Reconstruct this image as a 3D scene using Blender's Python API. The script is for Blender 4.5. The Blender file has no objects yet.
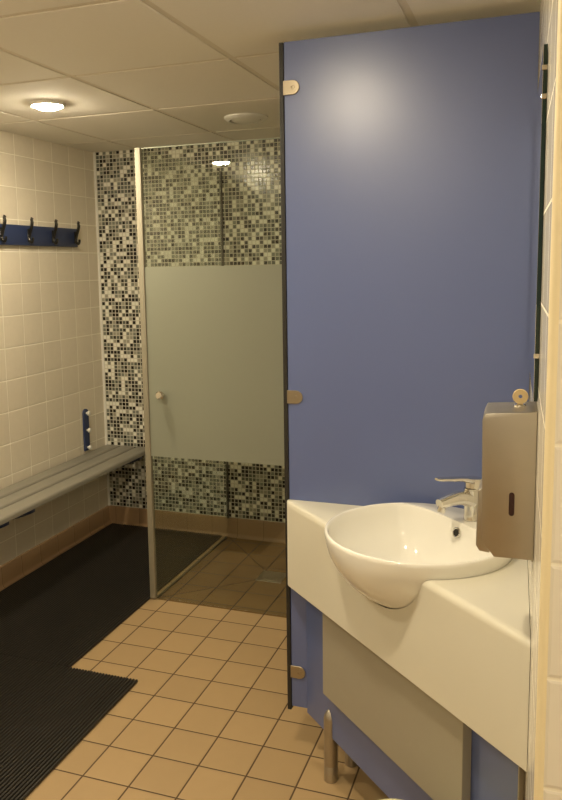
import bpy, bmesh, math, random
from mathutils import Vector, Matrix
random.seed(4)
C = bpy.context.scene
COL = C.collection
PI = math.pi

# ------------------------------------------------------------------ camera
cam_d = bpy.data.cameras.new('camera')
cam = bpy.data.objects.new('camera', cam_d); COL.objects.link(cam); C.camera = cam
cam_d.sensor_fit = 'VERTICAL'; cam_d.sensor_height = 24.0
cam_d.lens = 782.2 / 800 * 24.0
cam_d.shift_x = (281 - 253.54) / 800; cam_d.shift_y = (366.71 - 400) / 800   # the photograph is a crop: its optical centre is off centre
cam_d.clip_start = 0.02
yw, pt, rl, CH = -0.352462, -0.128125, -0.017324, 1.45967
fw = Vector((math.sin(yw)*math.cos(pt), math.cos(yw)*math.cos(pt), math.sin(pt)))
rt = Vector((math.cos(yw), -math.sin(yw), 0)); up = rt.cross(fw)
r2 = math.cos(rl)*rt + math.sin(rl)*up; u2 = -math.sin(rl)*rt + math.cos(rl)*up
cam.matrix_world = Matrix(((r2.x, u2.x, -fw.x, 0), (r2.y, u2.y, -fw.y, 0), (r2.z, u2.z, -fw.z, CH), (0, 0, 0, 1)))

# ------------------------------------------------------------------ world, exposure
w = bpy.data.worlds.new('world'); C.world = w; w.use_nodes = True
w.node_tree.nodes['Background'].inputs[0].default_value = (1.0, .84, .62, 1)
w.node_tree.nodes['Background'].inputs[1].default_value = 0.32
C.view_settings.view_transform = 'Standard'; C.view_settings.look = 'None'
C.view_settings.gamma = 1.0; C.view_settings.use_curve_mapping = False
C.view_settings.exposure = 0.0
LAMP_STRENGTH = 425.0
LAMP_COLOR = (1.0, 0.855, 0.61)
LAMPS = [(-1.785, 2.63), (-1.82, 1.47), (-0.655, 1.27), (-0.66, -0.10), (0.52, 0.05)]

# ------------------------------------------------------------------ helpers
def link(name, bm, m, parent=None, smooth=35):
    me = bpy.data.meshes.new(name); bm.to_mesh(me); bm.free()
    o = bpy.data.objects.new(name, me); COL.objects.link(o)
    if m is not None: me.materials.append(m)
    if smooth:
        for p in me.polygons: p.use_smooth = True
        me.set_sharp_from_angle(angle=math.radians(smooth))
    if parent is not None:
        o.parent = parent
        o.matrix_parent_inverse = Matrix.Translation(-Vector(parent.location))
    return o
def thing(name, label, cat, loc, group=None):
    o = bpy.data.objects.new(name, None); COL.objects.link(o); o.location = loc
    o.empty_display_size = .1
    o['label'] = label; o['category'] = cat
    if group: o['group'] = group
    return o
def tag(o, label, cat, group=None):
    o['label'] = label; o['category'] = cat
    if group: o['group'] = group
    return o
def struct(name, bm, m, smooth=35):
    o = link(name, bm, m, None, smooth); o['kind'] = 'structure'; return o
def add_box(bm, lo, hi, bev=0, seg=2):
    b = bmesh.new()
    v = [b.verts.new((x, y, z)) for x in (lo[0], hi[0]) for y in (lo[1], hi[1]) for z in (lo[2], hi[2])]
    for f in ((0,1,3,2),(4,6,7,5),(0,4,5,1),(2,3,7,6),(0,2,6,4),(1,5,7,3)): b.faces.new([v[i] for i in f])
    if bev: bmesh.ops.bevel(b, geom=b.edges[:], offset=bev, segments=seg, profile=.5, affect='EDGES')
    merge(bm, b)
def merge(bm, b, mat=None):
    bmesh.ops.recalc_face_normals(b, faces=b.faces[:])
    if mat is not None: b.transform(mat)
    t = bpy.data.meshes.new('t'); b.to_mesh(t); b.free(); bm.from_mesh(t); bpy.data.meshes.remove(t)
def box(lo, hi, bev=0, seg=2):
    bm = bmesh.new(); add_box(bm, lo, hi, bev, seg); return bm
def add_prism(bm, pts, vec, bev=0, seg=2, mat=None):
    """pts: list of 3D points of a planar polygon, extruded along vec"""
    b = bmesh.new(); vec = Vector(vec)
    a = [b.verts.new(p) for p in pts]; c = [b.verts.new(Vector(p)+vec) for p in pts]
    b.faces.new(a); b.faces.new(c[::-1])
    n = len(a)
    for i in range(n): b.faces.new((a[i], c[i], c[(i+1) % n], a[(i+1) % n]))
    bmesh.ops.recalc_face_normals(b, faces=b.faces[:])
    if bev: bmesh.ops.bevel(b, geom=b.edges[:], offset=bev, segments=seg, profile=.5, affect='EDGES')
    merge(bm, b, mat)
def prism(pts, vec, bev=0, seg=2):
    bm = bmesh.new(); add_prism(bm, pts, vec, bev, seg); return bm
def frame_of(axis):
    z = Vector(axis).normalized()
    x = z.orthogonal().normalized(); return Matrix((x, z.cross(x), z)).transposed().to_4x4()
def add_lathe(bm, prof, center=(0,0,0), axis=(0,0,1), n=32):
    """prof: list of (radius, height); closes on axis at r=0"""
    b = bmesh.new(); rings = []
    for r, h in prof:
        if r < 1e-6: rings.append([b.verts.new((0,0,h))])
        else: rings.append([b.verts.new((r*math.cos(2*PI*i/n), r*math.sin(2*PI*i/n), h)) for i in range(n)])
    for A, B in zip(rings, rings[1:]):
        for i in range(n):
            j = (i+1) % n
            if len(A) == 1 and len(B) == 1: continue
            if len(A) == 1: b.faces.new((A[0], B[i], B[j]))
            elif len(B) == 1: b.faces.new((A[i], A[j], B[0]))
            else: b.faces.new((A[i], A[j], B[j], B[i]))
    merge(bm, b, Matrix.Translation(center) @ frame_of(axis))
def lathe(prof, center=(0,0,0), axis=(0,0,1), n=32):
    bm = bmesh.new(); add_lathe(bm, prof, center, axis, n); return bm
def add_tube(bm, pts, radii, n=12, flat=1.0, side=None):
    """tube through pts; elliptical when flat != 1 (thickness along the second normal)"""
    b = bmesh.new(); P = [Vector(p) for p in pts]; rings = []
    if not hasattr(radii, '__len__'): radii = [radii]*len(P)
    for i, p in enumerate(P):
        t = (P[min(i+1, len(P)-1)] - P[max(i-1, 0)]).normalized()
        s = Vector(side) if side is not None else (Vector((0.31, .2, 1)) if abs(t.z) < .9 else Vector((1, .1, 0)))
        s = (s - t*s.dot(t)).normalized(); u = t.cross(s)
        rings.append([b.verts.new(p + radii[i]*(math.cos(2*PI*k/n)*s + flat*math.sin(2*PI*k/n)*u)) for k in range(n)])
    for A, B in zip(rings, rings[1:]):
        for k in range(n): b.faces.new((A[k], A[(k+1) % n], B[(k+1) % n], B[k]))
    b.faces.new(rings[0][::-1]); b.faces.new(rings[-1])
    merge(bm, b)
def spline(pts, m=6):
    P = [Vector(p) for p in pts]; out = []
    for i in range(len(P)-1):
        p0, p1, p2, p3 = P[max(i-1, 0)], P[i], P[i+1], P[min(i+2, len(P)-1)]
        for k in range(m):
            t = k/m
            out.append(.5*((2*p1)+(p2-p0)*t+(2*p0-5*p1+4*p2-p3)*t*t+(3*p1-p0-3*p2+p3)*t**3))
    out.append(P[-1]); return out
def boolean(o, cutter, op='DIFFERENCE'):
    md = o.modifiers.new('b', 'BOOLEAN'); md.object = cutter; md.operation = op; md.solver = 'EXACT'
    dg = bpy.context.evaluated_depsgraph_get(); dg.update()
    me = bpy.data.meshes.new_from_object(o.evaluated_get(dg))
    o.modifiers.clear(); old = o.data; o.data = me; bpy.data.meshes.remove(old)

# ------------------------------------------------------------------ materials
class NT:
    def __init__(s, name):
        s.m = bpy.data.materials.new(name); s.m.use_nodes = True
        s.t = s.m.node_tree; s.b = s.t.nodes['Principled BSDF']; s.out = s.t.nodes['Material Output']
    def node(s, ty, **kw):
        n = s.t.nodes.new(ty)
        for k, v in kw.items(): setattr(n, k, v)
        return n
    def put(s, sock, v):
        if isinstance(v, bpy.types.NodeSocket): s.t.links.new(v, sock)
        else: sock.default_value = v
    def math(s, op, a, b=0.0, c=None, clamp=False):
        n = s.node('ShaderNodeMath', operation=op, use_clamp=clamp)
        s.put(n.inputs[0], a); s.put(n.inputs[1], b)
        if c is not None: s.put(n.inputs[2], c)
        return n.outputs[0]
    def mix(s, f, a, b):
        n = s.node('ShaderNodeMix', data_type='RGBA'); s.put(n.inputs[0], f); s.put(n.inputs[6], a); s.put(n.inputs[7], b); return n.outputs[2]
    def xyz(s):
        c = s.node('ShaderNodeTexCoord'); p = s.node('ShaderNodeSeparateXYZ')
        s.t.links.new(c.outputs['Object'], p.inputs[0]); return p.outputs, c.outputs['Object']
    def noise(s, vec, scale, detail=3, rough=.5):
        n = s.node('ShaderNodeTexNoise'); s.put(n.inputs['Vector'], vec); n.inputs['Scale'].default_value = scale
        n.inputs['Detail'].default_value = detail; n.inputs['Roughness'].default_value = rough; return n.outputs['Fac']
    def ior(s, v=1.5):
        # thin pane: the same reflectance on the way in and on the way out
        g = s.node('ShaderNodeNewGeometry'); return s.math('ADD', s.math('MULTIPLY', g.outputs['Backfacing'], 1/v - v), v)
    def bump(s, h, strength=.3, dist=.002):
        n = s.node('ShaderNodeBump'); s.put(n.inputs['Height'], h); n.inputs['Strength'].default_value = strength
        n.inputs['Distance'].default_value = dist; s.t.links.new(n.outputs[0], s.b.inputs['Normal'])
    def set(s, **kw):
        for k, v in kw.items():
            s.put(s.b.inputs[k.replace('_', ' ')], v)
        return s
def rgb(r, g, b): return (r, g, b, 1)
def srgb(r, g, b):
    f = lambda c: (c/255/12.92 if c/255 <= .04045 else ((c/255+.055)/1.055)**2.4)
    return (f(r), f(g), f(b), 1)
def plain(name, col, rough=.5, metal=0, spec=.5, var=.04, scale=40, coat=0, bump=0):
    n = NT(name); _, v = n.xyz(); f = n.noise(v, scale)
    d = tuple(c*(1-var*2) for c in col[:3])+(1,)
    n.set(Base_Color=n.mix(f, d, col), Roughness=rough, Metallic=metal)
    n.b.inputs['Specular IOR Level'].default_value = spec
    if coat: n.b.inputs['Coat Weight'].default_value = coat; n.b.inputs['Coat Roughness'].default_value = .08
    if bump: n.bump(f, bump, .001)
    return n.m
def tiles(name, ax, pitch, off, jw, col, joint, rough, var=.06, mott=.05, mscale=25, bump=.5, jrough=.8, spec=.5):
    n = NT(name); p, v = n.xyz()
    ds, ids = [], []
    for a, pi, o in zip(ax, pitch, off):
        u = n.math('DIVIDE', n.math('SUBTRACT', p[a], o), pi)
        fr = n.math('FRACT', u); ds.append(n.math('MULTIPLY', n.math('MINIMUM', fr, n.math('SUBTRACT', 1.0, fr)), pi))
        ids.append(n.math('FLOOR', u))
    d = n.math('MINIMUM', ds[0], ds[1])
    cb = n.node('ShaderNodeCombineXYZ'); n.put(cb.inputs[0], ids[0]); n.put(cb.inputs[1], ids[1])
    wn = n.node('ShaderNodeTexWhiteNoise', noise_dimensions='3D'); n.put(wn.inputs['Vector'], cb.outputs[0])
    mr = n.node('ShaderNodeMapRange'); n.put(mr.inputs[0], d); mr.inputs[1].default_value = jw*.38; mr.inputs[2].default_value = jw*.62
    k = mr.outputs[0]
    dark = tuple(c*(1-var*2) for c in col[:3])+(1,)
    base = n.mix(wn.outputs[0], dark, col)
    ns = n.noise(v, mscale, 4, .6)
    base = n.mix(n.math('MULTIPLY', ns, mott*4, clamp=True), base, tuple(c*.6 for c in col[:3])+(1,))
    n.set(Base_Color=n.mix(k, joint, base)); n.put(n.b.inputs['Roughness'], n.math('ADD', n.math('MULTIPLY', k, rough-jrough), jrough))
    n.b.inputs['Specular IOR Level'].default_value = spec
    mr2 = n.node('ShaderNodeMapRange'); n.put(mr2.inputs[0], d); mr2.inputs[1].default_value = jw*.3; mr2.inputs[2].default_value = jw*1.3
    n.bump(mr2.outputs[0], bump, .002)
    return n.m
def mosaic(name, ax, pitch, off):
    n = NT(name); p, v = n.xyz(); ds, ids = [], []
    for a, o in zip(ax, off):
        u = n.math('DIVIDE', n.math('SUBTRACT', p[a], o), pitch); fr = n.math('FRACT', u)
        ds.append(n.math('MINIMUM', fr, n.math('SUBTRACT', 1.0, fr))); ids.append(n.math('FLOOR', u))
    d = n.math('MINIMUM', ds[0], ds[1])
    cb = n.node('ShaderNodeCombineXYZ'); n.put(cb.inputs[0], ids[0]); n.put(cb.inputs[1], ids[1])
    wn = n.node('ShaderNodeTexWhiteNoise', noise_dimensions='3D'); n.put(wn.inputs['Vector'], cb.outputs[0])
    cr = n.node('ShaderNodeValToRGB'); cr.color_ramp.interpolation = 'CONSTANT'
    stops = [(0, (.012,.010,.008)), (.22, (.045,.042,.034)), (.36, (.12,.13,.105)), (.53, (.22,.23,.19)), (.66, (.36,.35,.28)), (.76, (.86,.85,.76))]
    e = cr.color_ramp.elements
    while len(e) < len(stops): e.new(.5)
    for i, (pos, c) in enumerate(stops): e[i].position = pos; e[i].color = c+(1,)
    n.put(cr.inputs[0], wn.outputs[0])
    mr = n.node('ShaderNodeMapRange'); n.put(mr.inputs[0], d); mr.inputs[1].default_value = .07; mr.inputs[2].default_value = .12
    k = mr.outputs[0]
    n.set(Base_Color=n.mix(k, rgb(.60,.57,.47), cr.outputs[0])); n.put(n.b.inputs['Roughness'], n.math('ADD', n.math('MULTIPLY', k, -.55), .75))
    n.bump(k, .4, .001)
    return n.m
def glass_mat(name, tint=(.955,.975,.945), rough=0.0, haze=0.0):
    n = NT(name); t = n.t
    tr = n.node('ShaderNodeBsdfTransparent'); tr.inputs[0].default_value = tint+(1,)
    gl = n.node('ShaderNodeBsdfGlossy'); gl.inputs['Roughness'].default_value = rough; gl.inputs[0].default_value = (1,1,1,1)
    fr = n.node('ShaderNodeFresnel'); n.put(fr.inputs[0], n.ior())
    ms = n.node('ShaderNodeMixShader'); n.put(ms.inputs[0], fr.outputs[0])
    t.links.new(tr.outputs[0], ms.inputs[1]); t.links.new(gl.outputs[0], ms.inputs[2])
    res = ms.outputs[0]
    if haze:                                  # dried limescale film on the pane
        di = n.node('ShaderNodeBsdfDiffuse'); di.inputs[0].default_value = (.62,.64,.56,1)
        m3 = n.node('ShaderNodeMixShader'); m3.inputs[0].default_value = haze
        t.links.new(res, m3.inputs[1]); t.links.new(di.outputs[0], m3.inputs[2]); res = m3.outputs[0]
    t.links.new(res, n.out.inputs[0]); return n.m
def frost_mat(name):
    n = NT(name); t = n.t
    di = n.node('ShaderNodeBsdfDiffuse'); di.inputs[0].default_value = (.46,.48,.39,1)
    tl = n.node('ShaderNodeBsdfTranslucent'); tl.inputs[0].default_value = (.52,.55,.45,1)
    m1 = n.node('ShaderNodeMixShader'); m1.inputs[0].default_value = .45
    t.links.new(di.outputs[0], m1.inputs[1]); t.links.new(tl.outputs[0], m1.inputs[2])
    gl = n.node('ShaderNodeBsdfGlossy'); gl.inputs['Roughness'].default_value = .35
    fr = n.node('ShaderNodeFresnel'); n.put(fr.inputs[0], n.ior())
    m2 = n.node('ShaderNodeMixShader'); n.put(m2.inputs[0], fr.outputs[0])
    t.links.new(m1.outputs[0], m2.inputs[1]); t.links.new(gl.outputs[0], m2.inputs[2])
    t.links.new(m2.outputs[0], n.out.inputs[0]); return n.m
def emit(name, col, st):
    n = NT(name); n.set(Base_Color=col, Emission_Color=col, Emission_Strength=st); return n.m

XL, YB, H, XR, YW = -2.3126, 3.8197, 2.0868, 0.010, 0.990
XF, YR, GY0 = 1.15, -1.15, 2.950
FX, FY = -1.5102, 2.8444
M = {}
M['floor'] = tiles('floor_tile', (0, 1), (.15, .15), (FX, FY), .005, srgb(174,147,107), srgb(78,58,36), .42, .05, .05, 18, .4)
M['floor_dark'] = tiles('dark_floor_tile', (0, 1), (.15, .15), (FX, FY), .005, srgb(138,110,72), srgb(66,50,28), .22, .05, .05, 18, .4)  # darker, glossier copy of the floor tile for the shower area
M['skirt'] = tiles('skirting_tile', (0, 1), (.15, .15), (FX, FY), .003, srgb(160,130,96), srgb(122,98,70), .35, .05, .04)
M['wall_l'] = tiles('wall_tile_left', (1, 2), (.1495, .1483), (3.272, 1.3967), .004, srgb(232,222,202), srgb(252,246,230), .28, .03, .06, 30, .5)
M['wall_r'] = tiles('wall_tile_right', (1, 2), (.148, .148), (YW, 1.389), .004, srgb(225,220,206), srgb(236,230,212), .16, .01, .01, 30, .4)
M['wall_n'] = tiles('wall_tile_near', (0, 2), (.148, .148), (.0185, 1.389), .0045, srgb(228,222,208), srgb(236,230,212), .16, .01, .01, 30, .6)
M['wall_p'] = plain('wall_paint', srgb(222,214,196), .6)
M['mosaic'] = mosaic('mosaic_tile', (0, 2), .0209, (XL+.012, .1055))
M['mosaic_r'] = mosaic('mosaic_tile_side', (1, 2), .0209, (YB, .1055))
M['ceil'] = plain('ceiling_tile', srgb(240,236,226), .85, var=.02, scale=120, bump=.1)
M['tee'] = plain('ceiling_tee', srgb(228,220,204), .5)
M['trim'] = plain('cream_trim', srgb(236,222,184), .35, var=.02)
M['white_pl'] = plain('white_plastic', srgb(232,230,222), .35, var=.01)
M['blue'] = plain('blue_laminate', srgb(90,104,152), .36, var=.015, scale=6, spec=.9)
M['blue_d'] = plain('blue_bracket', srgb(44,58,98), .4, var=.03)
M['grey_lam'] = plain('grey_laminate', srgb(156,150,134), .45, var=.015)
M['grey_edge'] = plain('grey_laminate_edge', srgb(96,92,84), .5)
M['dark'] = plain('dark_rubber', srgb(36,34,30), .5, var=.08)
M['hook'] = plain('dark_bronze', srgb(44,42,38), .35, metal=.6)
M['bench'] = plain('grey_slat', srgb(140,136,124), .38, var=.05, scale=12)
M['mat'] = plain('rubber_mat', srgb(40,36,32), .42, var=.15, scale=7)
M['steel'] = plain('brushed_steel', srgb(188,181,168), .44, metal=1, var=.05, scale=30)
M['chrome'] = plain('chrome', srgb(225,222,214), .06, metal=1, var=.01)
M['brass'] = plain('satin_clip', srgb(172,160,138), .38, metal=.9, var=.02)
M['ceramic'] = plain('ceramic', srgb(238,236,228), .07, var=.005, coat=.3)
M['solid'] = plain('solid_surface', srgb(216,212,196), .30, var=.008)
M['black'] = plain('black_hole', srgb(16,14,13), .4)
M['window'] = plain('smoked_window', srgb(52,26,26), .15)
M['key'] = plain('key_plastic', srgb(200,176,130), .3)
M['glass'] = glass_mat('clear_glass')
M['glass_s'] = glass_mat('limescaled_glass', (.95,.97,.93), haze=.03)
M['dseal'] = plain('dark_clear_seal', srgb(74,72,60), .35)
M['frost'] = frost_mat('frosted_film')
M['gtop'] = plain('polished_glass_edge', srgb(176,184,168), .12)
M['gedge'] = plain('glass_edge', srgb(26,44,38), .1)
M['seal'] = plain('grey_seal', srgb(150,144,126), .6)
M['lamp'] = emit('lamp_diffuser', LAMP_COLOR+(1,), LAMP_STRENGTH)
M['mirror'] = plain('mirror_silver', srgb(235,238,235), .01, metal=1, var=0)
M['bin'] = plain('cream_plastic', srgb(232,228,186), .35)

# ------------------------------------------------------------------ setting
struct('floor', box((XL-.1, YR-.1, -.08), (XF+.1, YB+.1, 0)), M['floor'])
struct('wall_left', box((XL-.1, YR, 0), (XL, YB, H+.1)), M['wall_l'])
struct('wall_back', box((XL-.1, YB, 0), (XR+.2, YB+.1, H+.1)), M['mosaic'])
def wx(y): return XR+.0025-.0285*(y-YW)          # the right wall runs slightly off square
struct('wall_right', prism([(wx(YW+.002), YW+.002, 0), (XR+.12, YW+.002, 0), (XR+.12, YB, 0), (wx(YB), YB, 0)], (0, 0, H+.1)), M['wall_r'])
struct('wall_near', box((XR+.0085, YW-.008, 0), (XF+.1, YW, H+.1)), M['wall_n'])
struct('wall_side', box((XF, YR, 0), (XF+.1, YW, H+.1)), M['wall_p'])
# unseen low wall added to hold back low-angle world fill, open above
struct('wall_rear_added', box((XL-.1, YR-.1, 0), (XF+.1, YR, 1.25)), M['wall_p'])
# quarter-round cream corner trim on the outer corner of the tiled wall
pts = [(XR+.0105, YW+.0035, 0), (XR-.0008, YW+.0035, 0)]
for i in range(7):
    a = PI + i*PI/12; pts.append((XR+.0082+.009*math.cos(a), YW+.0005+.0095*math.sin(a), 0))
pts.append((XR+.0105, YW-.009, 0))
struct('trim_1', prism(pts, (0, 0, H)), M['trim'])
# white corner strip where the mosaic meets the left wall, and the seal along the counter wall
struct('trim_2', box((XL, YB-.006, .1035), (XL+.012, YB, H)), M['white_pl'])
# ceiling: lay-in tiles with a recessed tee grid
CX, CY, TX, TY = -1.4695, 1.1203, .5667, .5938
bm = bmesh.new()
xs = [XL]+[CX+k*TX for k in range(-1, 5)]+[XF]; ys = [YR]+[CY+k*TY for k in range(-3, 5)]+[YB]
G = .011
for a, b in zip(xs, xs[1:]):
    for c, d in zip(ys, ys[1:]):
        if b-a < .03 or d-c < .03: continue
        add_box(bm, (a+(G if a > XL else 0), c+(G if c > YR else 0), H), (b-(G if b < XF else 0), d-(G if d < YB else 0), H+.03), .0015, 1)
struct('ceiling', bm, M['ceil'])
bm = bmesh.new()
for x in xs[1:-1]: add_box(bm, (x-.014, YR, H+.003), (x+.012, YB, H+.02))
for y in ys[1:-1]: add_box(bm, (XL, y-.014, H+.0034), (XF, y+.014, H+.02))
struct('trim_3', bm, M['tee'], 0)
struct('ceiling_slab', box((XL-.1, YR-.1, H+.08), (XF+.1, YB+.1, H+.12)), M['tee']).name = 'ceiling.001'
# skirting: coved brown tile
cove = [(0, 0), (.030, 0), (.0185, .004), (.0125, .011), (.010, .022), (.009, .092), (.006, .1005), (0, .1035)]
struct('baseboard_left', prism([(XL+a, YR, z) for a, z in cove], (0, YB-YR, 0)), M['skirt'])
struct('baseboard_back', prism([(XL+.009, YB-a, z) for a, z in cove], (wx(YB)-XL-.010, 0, 0)), M['skirt'])
struct('floor.001', box((-1.5605, GY0+.004, 0), (wx(YB)-.03, YB-.031, .0008)), M['floor_dark'], 0)
# cut lines of the shower floor falling to its drain
DX, DY = -1.156, 3.346
bm = bmesh.new()
for (x, y) in ((-1.56, 3.80), (-1.56, 2.97), (-.08, 3.80), (-.06, 2.97)):
    p, q = Vector((x, y, 0)), Vector((DX, DY, 0)); d = (q-p); n = Vector((-d.y, d.x, 0)).normalized()*.0022
    e = q - d.normalized()*.05
    zz = Vector((0, 0, .0006)); add_prism(bm, [p+n+zz, p-n+zz, e-n+zz, e+n+zz], (0, 0, .0008))
struct('trim_4', bm, plain('dark_grout', srgb(84,62,38), .8), 0)

# ------------------------------------------------------------------ lamps and vent
LBL = ['bright round recessed downlight above the coat hooks, in the ceiling by the left wall',
       'round recessed downlight over the near rubber mat, out of frame',
       'round recessed downlight in front of the blue panel and basin, out of frame',
       'round recessed downlight over the floor behind the viewer',
       'round recessed downlight to the right of the viewer before the near tiled wall']
for (x, y), lb in zip(LAMPS, LBL):
    t = thing('downlight', lb, 'ceiling light', (x, y, H-.012), 'recessed ceiling downlights')
    link('bezel', lathe([(.0555, .012), (.068, .012), (.0675, .007), (.060, .0), (.0555, .003), (.0555, .012)], (x, y, H-.012), n=40), M['white_pl'], t)
    link('diffuser', lathe([(0, -.019), (.020, -.0177), (.037, -.0135), (.049, -.0065), (.0548, .002), (.0548, .006), (0, .006)], (x, y, H-.0065), n=40), M['lamp'], t)
vx, vy = -1.196, 3.213
t = thing('ceiling_vent', 'round white air valve in the ceiling above the shower', 'vent', (vx, vy, H-.02))
link('rim', lathe([(.070, .020), (.094, .020), (.093, .014), (.080, .004), (.072, .003), (.070, .010), (.070, .020)], (vx, vy, H-.02), n=48), M['white_pl'], t)
link('disc', lathe([(0, 0), (.050, .001), (.062, .006), (.063, .012), (.02, .014), (.02, .0195), (0, .0195)], (vx, vy, H-.02), n=48), M['white_pl'], t)

# ------------------------------------------------------------------ left wall: coat rack, bench, strip
t = thing('coat_rack', 'blue wooden coat rail with dark double hooks high on the left tiled wall', 'coat rack', (XL, 2.9, 1.57))
link('board', box((XL+.0005, 2.18, 1.574), (XL+.018, 3.594, 1.668), .002), M['blue_d'], t)
for y in (2.178, 2.376, 2.574, 2.772, 2.970, 3.172, 3.371, 3.572):
    bm = bmesh.new(); x0 = XL+.018
    add_prism(bm, [(x0, y-.011, 1.592), (x0, y+.011, 1.592), (x0, y+.008, 1.652), (x0, y-.008, 1.652)], (.004, 0, 0), .001, 1)
    add_tube(bm, spline([(x0+.004, y, 1.614), (x0+.010, y, 1.636), (x0+.019, y, 1.659), (x0+.024, y, 1.680), (x0+.022, y, 1.696), (x0+.026, y, 1.702)]), [.0078]*20+[.0068]*6+[.0075]*5, 10)
    add_tube(bm, spline([(x0+.003, y, 1.608), (x0+.009, y, 1.594), (x0+.017, y, 1.589), (x0+.023, y, 1.595), (x0+.025, y, 1.604)]), .0062, 10)
    add_lathe(bm, [(0, -.007), (.005, -.005), (.007, 0), (.005, .005), (0, .007)], (x0+.025, y, 1.606), n=12)
    link('hook', bm, M['hook'], t)
BZ = .465
t = thing('bench', 'long grey slatted changing bench fixed along the left tiled wall', 'bench', (XL, 2.9, BZ))
for a, b in ((.006, .089), (.102, .189), (.202, .292)):
    bm = bmesh.new()
    last = b > .3
    pr = [(XL+a, 0, BZ-.026)]+[(XL+a+.012-.012*math.cos(i*PI/8), 0, BZ-.012+.012*math.sin(i*PI/8)) for i in range(5)]
    if last:
        for i in range(7):
            an = PI/2 - i*PI/6; pr.append((XL+b-.017+.017*math.cos(an), 0, BZ-.017+.017*math.sin(an)))
    else: pr += [(XL+b-.012+.012*math.sin(i*PI/8), 0, BZ-.012+.012*math.cos(i*PI/8)) for i in range(5)]+[(XL+b, 0, BZ-.026)]
    add_prism(bm, [(x, .6, z) for x, _, z in pr], (0, 3.808-.6, 0))
    link('slat', bm, M['bench'], t)
for y in (1.2, 2.565, 2.742, 3.72):
    bm = bmesh.new()
    add_prism(bm, [(XL+.0009, y-.015, .438), (XL+.278, y-.015, .438), (XL+.278, y-.015, .418), (XL+.24, y-.015, .402), (XL+.035, y-.015, .33), (XL+.0009, y-.015, .30)], (0, .03, 0), .002, 1)
    link('wall_bracket', bm, M['blue_d'], t)
t = thing('wall_strip', 'short upright blue strip with three white knobs just above the far end of the bench', 'wall strip', (XL, 3.612, .476))
pr = [(XL, 3.588, .476), (XL, 3.636, .476)]
for i in range(9):
    a = i*PI/8; pr.append((XL, 3.612+.024*math.cos(a), .682+.024*math.sin(a)))
link('plate', prism(pr, (.012, 0, 0), .002, 1), M['blue_d'], t)
for z in (.493, .588, .682):
    link('knob', lathe([(.006, .0), (.006, .008), (.0125, .011), (.0135, .016), (.011, .021), (0, .023)], (XL+.0118, 3.612, z), (1, 0, 0), 20), M['white_pl'], t)

# ------------------------------------------------------------------ mats
def rubber_mat(name, label, x0, x1, y0, y1):
    bm = bmesh.new(); p = .01225
    add_box(bm, (x0+.003, y0, .0), (x1-.003, y1-.004, .004))
    n = int((x1-x0)/p)
    for i in range(n+1):
        x = x1-.004-i*p
        if x < x0+.003: break
        pr = [(x-.004, y0, .003), (x-.004, y0, .009), (x-.0025, y0, .011), (x+.0025, y0, .011), (x+.004, y0, .009), (x+.004, y0, .003)]
        add_prism(bm, pr, (0, y1-y0, 0))
    return tag(link(name, bm, M['mat'], None, 0), label, 'mat', 'ribbed rubber floor mats')
rubber_mat('rubber_mat', 'near black ribbed rubber mat with its corner reaching onto the tan tiles', XL+.035, -1.306, .35, 2.304)
rubber_mat('rubber_mat', 'far black ribbed rubber mat running beside the shower glass under the bench', XL+.035, -1.592, 2.308, 3.786)

# ------------------------------------------------------------------ shower
GY, GX, GZ = 2.950, -1.566, 1.945
t = thing('shower_door', 'glass shower door with a wide frosted band and a small chrome knob', 'shower door', (-1.1, GY, 0))
link('pane', box((-1.563, GY, .008), (-.622, GY+.008, GZ), .0008, 1), M['glass'], t)
link('top_edge', box((-1.563, GY+.0002, GZ), (-.622, GY+.0078, GZ+.004)), M['gtop'], t)
link('frosted_band', box((-1.563, GY-.0012, .652), (-.622, GY-.0004, 1.462)), M['frost'], t, 0)
link('edge_seal', box((-1.5905, GY-.008, .006), (-1.5635, GY+.016, GZ+.006), .004, 2), M['seal'], t)
bm = lathe([(.008, -.001), (.008, .012), (.014, .016), (.0185, .024), (.0185, .034), (.014, .040), (0, .041)], (-1.498, GY, .925), (0, -1, 0), 24)
link('knob', bm, M['chrome'], t)
for z in (.25, 1.70):
    link('hinge', box((-.69, GY-.012, z-.04), (-.618, GY+.020, z+.04), .004), M['chrome'], t)
t = thing('shower_side_panel', 'fixed glass side panel of the shower running back to the mosaic wall', 'glass panel', (GX, 3.36, 0))
link('pane', box((GX-.004, GY+.018, .004), (GX+.004, YB-.004, GZ), .0008, 1), M['glass_s'], t)
link('wall_channel', box((GX-.006, YB-.012, .10), (GX+.006, YB-.0005, GZ), .001, 1), M['dseal'], t)
link('floor_seal', box((GX-.005, GY+.018, .0), (GX+.005, YB-.032, .006)), M['dseal'], t)
t = thing('floor_drain', 'square metal floor drain in the shower floor', 'drain', (DX, DY, 0))
link('frame', box((DX-.062, DY-.062, 0), (DX+.062, DY+.062, .0025), .001, 1), M['steel'], t)
link('grate', lathe([(0, 0), (.048, 0), (.048, .0045), (.040, .0048), (.036, .0036), (.03, .0036), (.026, .0048), (.016, .0048), (.013, .0036), (0, .0036)], (DX, DY, .001), n=36), M['steel'], t)

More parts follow.
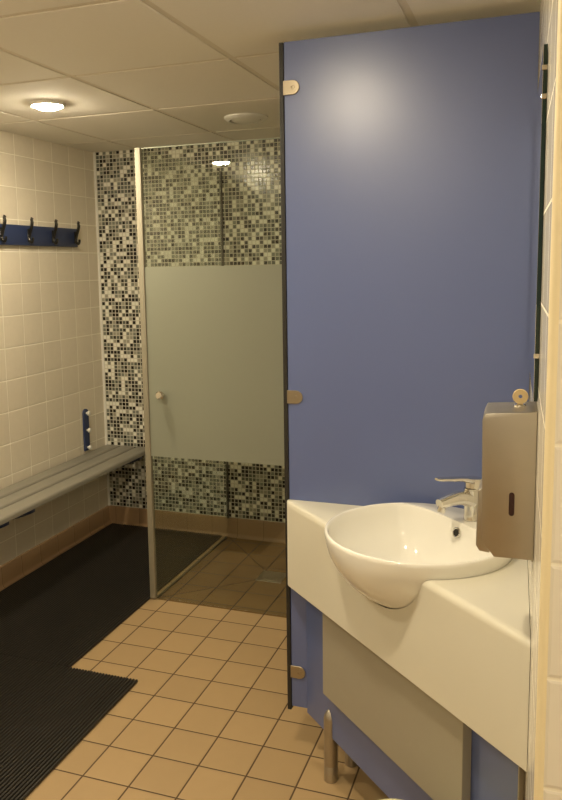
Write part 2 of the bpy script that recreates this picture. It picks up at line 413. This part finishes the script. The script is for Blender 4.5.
# ------------------------------------------------------------------ blue partition
PY = 2.095
xb, xt, z0, z1 = -.6665, -.6685, .150, 2.055
t = thing('partition', 'tall blue laminate partition panel standing behind the washbasin', 'partition', (-.33, PY, 0))
link('panel', prism([(xb, PY, z0), (wx(PY)-.002, PY, z0), (wx(PY)-.002, PY, z1), (xt, PY, z1)], (0, .014, 0), .001, 1), M['blue'], t)
E_ = prism([(xb-.013, PY-.003, z0-.012), (xb-.001, PY-.003, z0-.012), (xt-.001, PY-.003, z1-.001), (xt-.013, PY-.003, z1-.001)], (0, .022, 0), .001, 1)
link('edge_strip', E_, M['dark'], t)
for z in (1.935, 1.089, .261):
    x0 = xb+(xt-xb)*(z-z0)/(z1-z0)-.002
    pr = [(x0, PY-.0005, z-.019), (x0+.027, PY-.0005, z-.019)]
    for i in range(1, 8):
        a = -PI/2+i*PI/8; pr.append((x0+.027+.019*math.cos(a), PY-.0005, z+.019*math.sin(a)))
    pr += [(x0+.027, PY-.0005, z+.019), (x0, PY-.0005, z+.019)]
    c = link('clip', prism(pr, (0, -.0045, 0), .001, 1), M['brass'], t)
    s = link('screw', lathe([(.0062, 0), (.0060, .0012), (.003, .0018), (.0025, .0008), (0, .0008)], (x0+.027, PY-.005, z), (0, -1, 0), 16), M['brass'], c)
def leg_bm(x, y, top=.218):
    return lathe([(.0, 0), (.0195, 0), (.0195, .046), (.0188, .047), (.0188, .049), (.0195, .050), (.0195, top-.030), (.0185, top-.024), (.012, top-.010), (.004, top-.001), (0, top)], (x, y, 0), n=32)
link('leg', leg_bm(-.486, PY+.004), M['steel'], t)

# ------------------------------------------------------------------ vanity
DG = Vector((1, -1, 0)).normalized(); NF = Vector((-1, -1, 0)).normalized()   # along the front, and out of it
def dp(x, c, z): return Vector((x, c-x, z))                                     # a point of the diagonal plane x + y = c
t = thing('vanity_panel', 'slanted blue fascia with grey access board under the corner countertop', 'vanity', (-.3, 1.7, 0))
CF = 1.476
link('fascia', prism([dp(-.6195, CF, .137), dp(-.0155, CF, .137), dp(-.0155, CF, .534), dp(-.6195, CF, .534)], -NF*.0125, .0008, 1), M['blue'], t)
gp = prism([dp(-.539, 1.440, .276), dp(-.127, 1.440, .276), dp(-.127, 1.440, .534), dp(-.539, 1.440, .534)], -NF*.0245, .001, 1)
link('access_board', gp, M['grey_lam'], t)['label'] = 'grey access board'
link('leg', leg_bm(-.525, 2.009), M['steel'], t)
link('leg', leg_bm(-.125, 1.609), M['steel'], t)
link('edge_trim', prism([dp(-.0153, CF-.002, .137), dp(-.0138, CF-.002, .137), dp(-.0138, CF-.002, .534), dp(-.0153, CF-.002, .534)], -NF*.0125), M['steel'], t)

ZC, CT = .788, 1.402
# basin shell first (its outer hull also cuts the counter)
BC = Vector((-.264, 1.839, 0)); ZR = .822
def outline(a, s=1.0):
    """basin rim in the plan: a half-ellipse to the front, flatter towards the corner; s scales it"""
    n = 2.0; ca, sa = math.cos(a), math.sin(a)
    u = math.copysign(abs(ca)**(2/n), ca); v = math.copysign(abs(sa)**(2/n), sa)
    return u*RB*s, v*RB*s
def bpt(u, v, z):
    p = BC + NF*u + Vector((-1, 1, 0)).normalized()*v; return Vector((p.x, p.y, z))
N = 96; RB = .2225; LEDGE = .130
def shell(rings, cap_last=True):
    b = bmesh.new(); R = []
    for ring in rings: R.append([b.verts.new(p) for p in ring])
    for A, B in zip(R, R[1:]):
        for i in range(N): b.faces.new((A[i], A[(i+1) % N], B[(i+1) % N], B[i]))
    b.faces.new(R[0]); b.faces.new(R[-1][::-1])
    bmesh.ops.recalc_face_normals(b, faces=b.faces[:]); return b
def ring(s, z, du=0.0, back=1.0):
    out = []
    for i in range(N):
        u, v = outline(2*PI*i/N, s); out.append(bpt(u+du, v, z))
    return out
DEPTH = .180
def hull(grow=0.0, top=ZR):
    R = [ring(.992+grow, top-.0006), ring(.999+grow, top-.003), ring(1.0+grow, top-.010)]
    for k in range(1, 13):
        th = k/12*PI/2*.97
        R.append(ring(max(.05, (1.0+grow)*math.cos(th)**1.0), top-.010-DEPTH*math.sin(th), -.012*math.sin(th)))
    return R
def ledge(u, k):
    """back of the bowl opening flattened into a tap ledge: -RB*k maps to about -LEDGE*k, smoothly"""
    if u > 0: return u
    m = LEDGE*k; return -m*math.tanh(-u/m)/math.tanh(RB/LEDGE)
def inner():
    R = []; DI = DEPTH-.030
    for k in range(14, -1, -1):
        th = k/14*PI/2*.96; s = max(.06, math.cos(th)**.70); z = ZR-.008-DI*math.sin(th)
        R.append([(lambda q: bpt(ledge(q[0]*.957, .957)*s+.008*(1-s), q[1]*.957*s, z))(outline(2*PI*i/N)) for i in range(N)])
    for f, dz in ((.964, -.0022), (.973, .0004)):
        R.append([(lambda q: bpt(ledge(q[0]*f, f), q[1]*f, ZR+dz))(outline(2*PI*i/N)) for i in range(N)])
    return R
rings = inner() + [ring(.983, ZR+.0008)] + hull()
t = thing('washbasin', 'white round ceramic washbasin set into the corner countertop', 'washbasin', (BC.x, BC.y, ZC))
link('bowl', shell(rings), M['ceramic'], t, 50)
link('drain', lathe([(.024, 0), (.024, .004), (.020, .005), (.017, .003), (0, .0035)], (BC.x-.004, BC.y-.004, ZR-.008-(DEPTH-.030)+.0008), n=28), M['chrome'], t)
oc = bpt(-.1205, .0, ZR-.026)
ox = (NF*.93 + Vector((0, 0, .30))).normalized()
OV = link('overflow', lathe([(.0130, -.005), (.0130, .003), (.0110, .0042), (.0092, .003), (.0092, -.005)], oc, ox, 24), M['chrome'], t)
link('overflow_hole', lathe([(0, .001), (.0093, .001), (.0093, -.005), (0, -.005)], oc, ox, 20), M['black'], OV)

# countertop: slab and apron, cut by the basin hull
bm = bmesh.new()
pl = [(-.672, PY-.001), (-.672, CT+.672), (wx(1.4)-.001, CT-wx(1.4)+.001), (wx(PY)-.001, PY-.001)]
add_prism(bm, [(x, y, ZC-.25) for x, y in pl], (0, 0, .25))
me_e = [e for e in bm.edges if all(abs(v.co.x+v.co.y-CT) < .01 for v in e.verts)
        and (all(v.co.z > ZC-.01 for v in e.verts) or all(v.co.x < -.6 for v in e.verts))]
bmesh.ops.bevel(bm, geom=me_e, offset=.016, segments=6, profile=.5, affect='EDGES')
ctop = link('countertop', bm, M['solid'], None, 40)
ob = prism([(x, y, ZC-.30) for x, y in ((-.62, PY+.05), (-.62, CT+.62+.045), (XR+.05, CT-XR+.05-.08+.045), (XR+.05, PY+.05))], (0, 0, .27))
cut1 = link('cutter', ob, None)
# hollow underside (open below, open to the walls behind)
boolean(ctop, cut1)
cut2 = link('cutter', shell([ring(1.006, ZR+.06)]+[[p-Vector((0,0,.0015)) for p in q] for q in hull(.006)[2:]]), None, None, 0)
boolean(ctop, cut2)
for c in (cut1, cut2): bpy.data.objects.remove(c)
for p in ctop.data.polygons: p.use_smooth = True
ctop.data.set_sharp_from_angle(angle=math.radians(40))
tag(ctop, 'cream white corner countertop with deep slanted apron around the washbasin', 'countertop')

# ------------------------------------------------------------------ tap
B = Vector((-.1475, 1.9565, ZR+.001)); F = NF; U = Vector((0, 0, 1))
t = thing('tap', 'chrome single-lever mixer tap on the back ledge of the washbasin', 'tap', B)
bm = bmesh.new()
add_lathe(bm, [(0, 0), (.0205, 0), (.0205, .002), (.0195, .005), (.0185, .03), (.0195, .056), (.0205, .078), (0, .078)], B, n=28)
link('body', bm, M['chrome'], t)
bm = bmesh.new()
P0 = [B+F*.002+U*.050, B+F*.028+U*.059, B+F*.055+U*.060, B+F*.080+U*.057, B+F*.100+U*.054]
add_tube(bm, spline(P0, 5), [.0235-.0005*i for i in range(21)], 18, .85, side=DG)
add_lathe(bm, [(0, .004), (.0095, .004), (.0105, -.012), (.0085, -.016), (0, -.015)], B+F*.090+U*.047, (F*-.35+U).normalized(), 18)
link('spout', bm, M['chrome'], t)
bm = bmesh.new()
add_lathe(bm, [(0, .0805), (.0205, .0805), (.0225, .083), (.0225, .100), (.020, .106), (0, .108)], B, (U-F*.06).normalized(), 28)
add_tube(bm, spline([B+F*.000+U*.100, B+F*.035+U*.108, B+F*.07+U*.112, B+F*.109+U*.117], 5), [.0180]*5+[.0140]*5+[.0120]*4+[.0105, .0070], 16, .42, side=DG)
link('lever', bm, M['chrome'], t)
link('lever_neck', lathe([(0, .0775), (.0195, .0775), (.0195, .081), (0, .081)], B, n=24), M['chrome'], t)

# ------------------------------------------------------------------ mirror and dispenser on the right wall
t = thing('mirror', 'frameless wall mirror seen edge-on beside the blue partition', 'mirror', (XR, 1.6, 1.1))
def mir(d0, d1, a, b, za, zb):
    return prism([(wx(a)-d0, a, za), (wx(b)-d0, b, za), (wx(b)-d0, b, zb), (wx(a)-d0, a, zb)], (d0-d1, 0, 0))
link('pane', mir(.0012, .0072, 1.40, 2.088, 1.222, 1.806), M['gedge'], t)['label'] = 'dark green glass edge'
link('reflecting_face', mir(.0073, .0078, 1.4015, 2.0865, 1.2235, 1.8045), M['mirror'], t, 0)
for y, z in ((1.408, 1.77), (1.408, 1.725), (1.408, 1.30)):
    link('clip', box((wx(y)-.0092, y-.010, z-.004), (wx(y)-.0006, y-.0082, z+.004), .0005, 1), M['chrome'], t)
t = thing('soap_dispenser', 'brushed steel soap dispenser with a key on top, mounted on the right tiled wall', 'soap dispenser', (XR, 1.43, .92))
y0, y1 = 1.385, 1.497
pr = [(.0003, y0, .945), (-.065, y0, .9440), (-.0865, y0, .973), (-.0890, y0, 1.188), (-.0840, y0, 1.200), (.0003, y0, 1.206)]
link('housing', prism(pr, (-.0285*(y1-y0), y1-y0, 0), .0015, 2), M['steel'], t)
link('back_plate', prism([(wx(y0)-.004, y0+.003, .942), (wx(y0+.003)-.0004, y0+.003, .942), (wx(y1)-.0004, y1, .942), (wx(y1)-.004, y1, .942)], (0, 0, .266)), M['steel'], t)
pr = [(-.0880, y0+.012, 1.064), (-.0950, y0+.012, 1.058), (-.0970, y0+.012, .958), (-.091, y0+.012, .948), (-.073, y0+.012, .946)]
link('push_lever', prism(pr, (0, y1-y0-.028, 0), .002, 2), M['steel'], t)
pr = []
for sgn, zc in ((1, 1.059), (-1, 1.026)):
    for i in range(7):
        a = (0 if sgn > 0 else PI)+i*PI/6; pr.append((-.0375+.0046*math.cos(a), y0-.0006, zc+.0046*math.sin(a)))
link('level_window', prism(pr, (0, .004, 0)), M['window'], t)
kx, ky = -.029, 1.45
lk = link('lock', lathe([(0, 0), (.011, 0), (.011, .003), (.009, .0045), (0, .0045)], (kx, ky, 1.2035), n=24), M['chrome'], t)
bm = bmesh.new()
add_box(bm, (kx-.005, ky-.001, 1.2030), (kx+.005, ky+.001, 1.2120))
add_lathe(bm, [(.0035, -.002), (.0125, -.002), (.0135, 0), (.0125, .002), (.0035, .002), (.0035, -.002)], (kx, ky, 1.2215), (0, 1, 0), 28)
link('key', bm, M['key'], t)['label'] = 'flat round-headed key'
link('screw', lathe([(.0028, 0), (.0028, .0012), (0, .0015)], (-.012, y0+.0004, .957), (0, -1, 0), 12), M['steel'], t)

# ------------------------------------------------------------------ bin at the lower edge of the picture
bx, by = -.249, 1.493
t = thing('waste_bin', 'cream waste bin lid just showing at the bottom edge before the slanted fascia', 'bin', (bx, by, 0))
link('body', lathe([(0, 0), (.082, 0), (.086, .004), (.098, .262), (.096, .262), (.084, .006), (0, .006)], (bx, by, 0), n=40), M['bin'], t)
link('lid', lathe([(.094, .255), (.103, .2625), (.104, .276), (.100, .290), (.090, .298), (.05, .303), (0, .304)], (bx, by, 0), n=40), M['bin'], t)
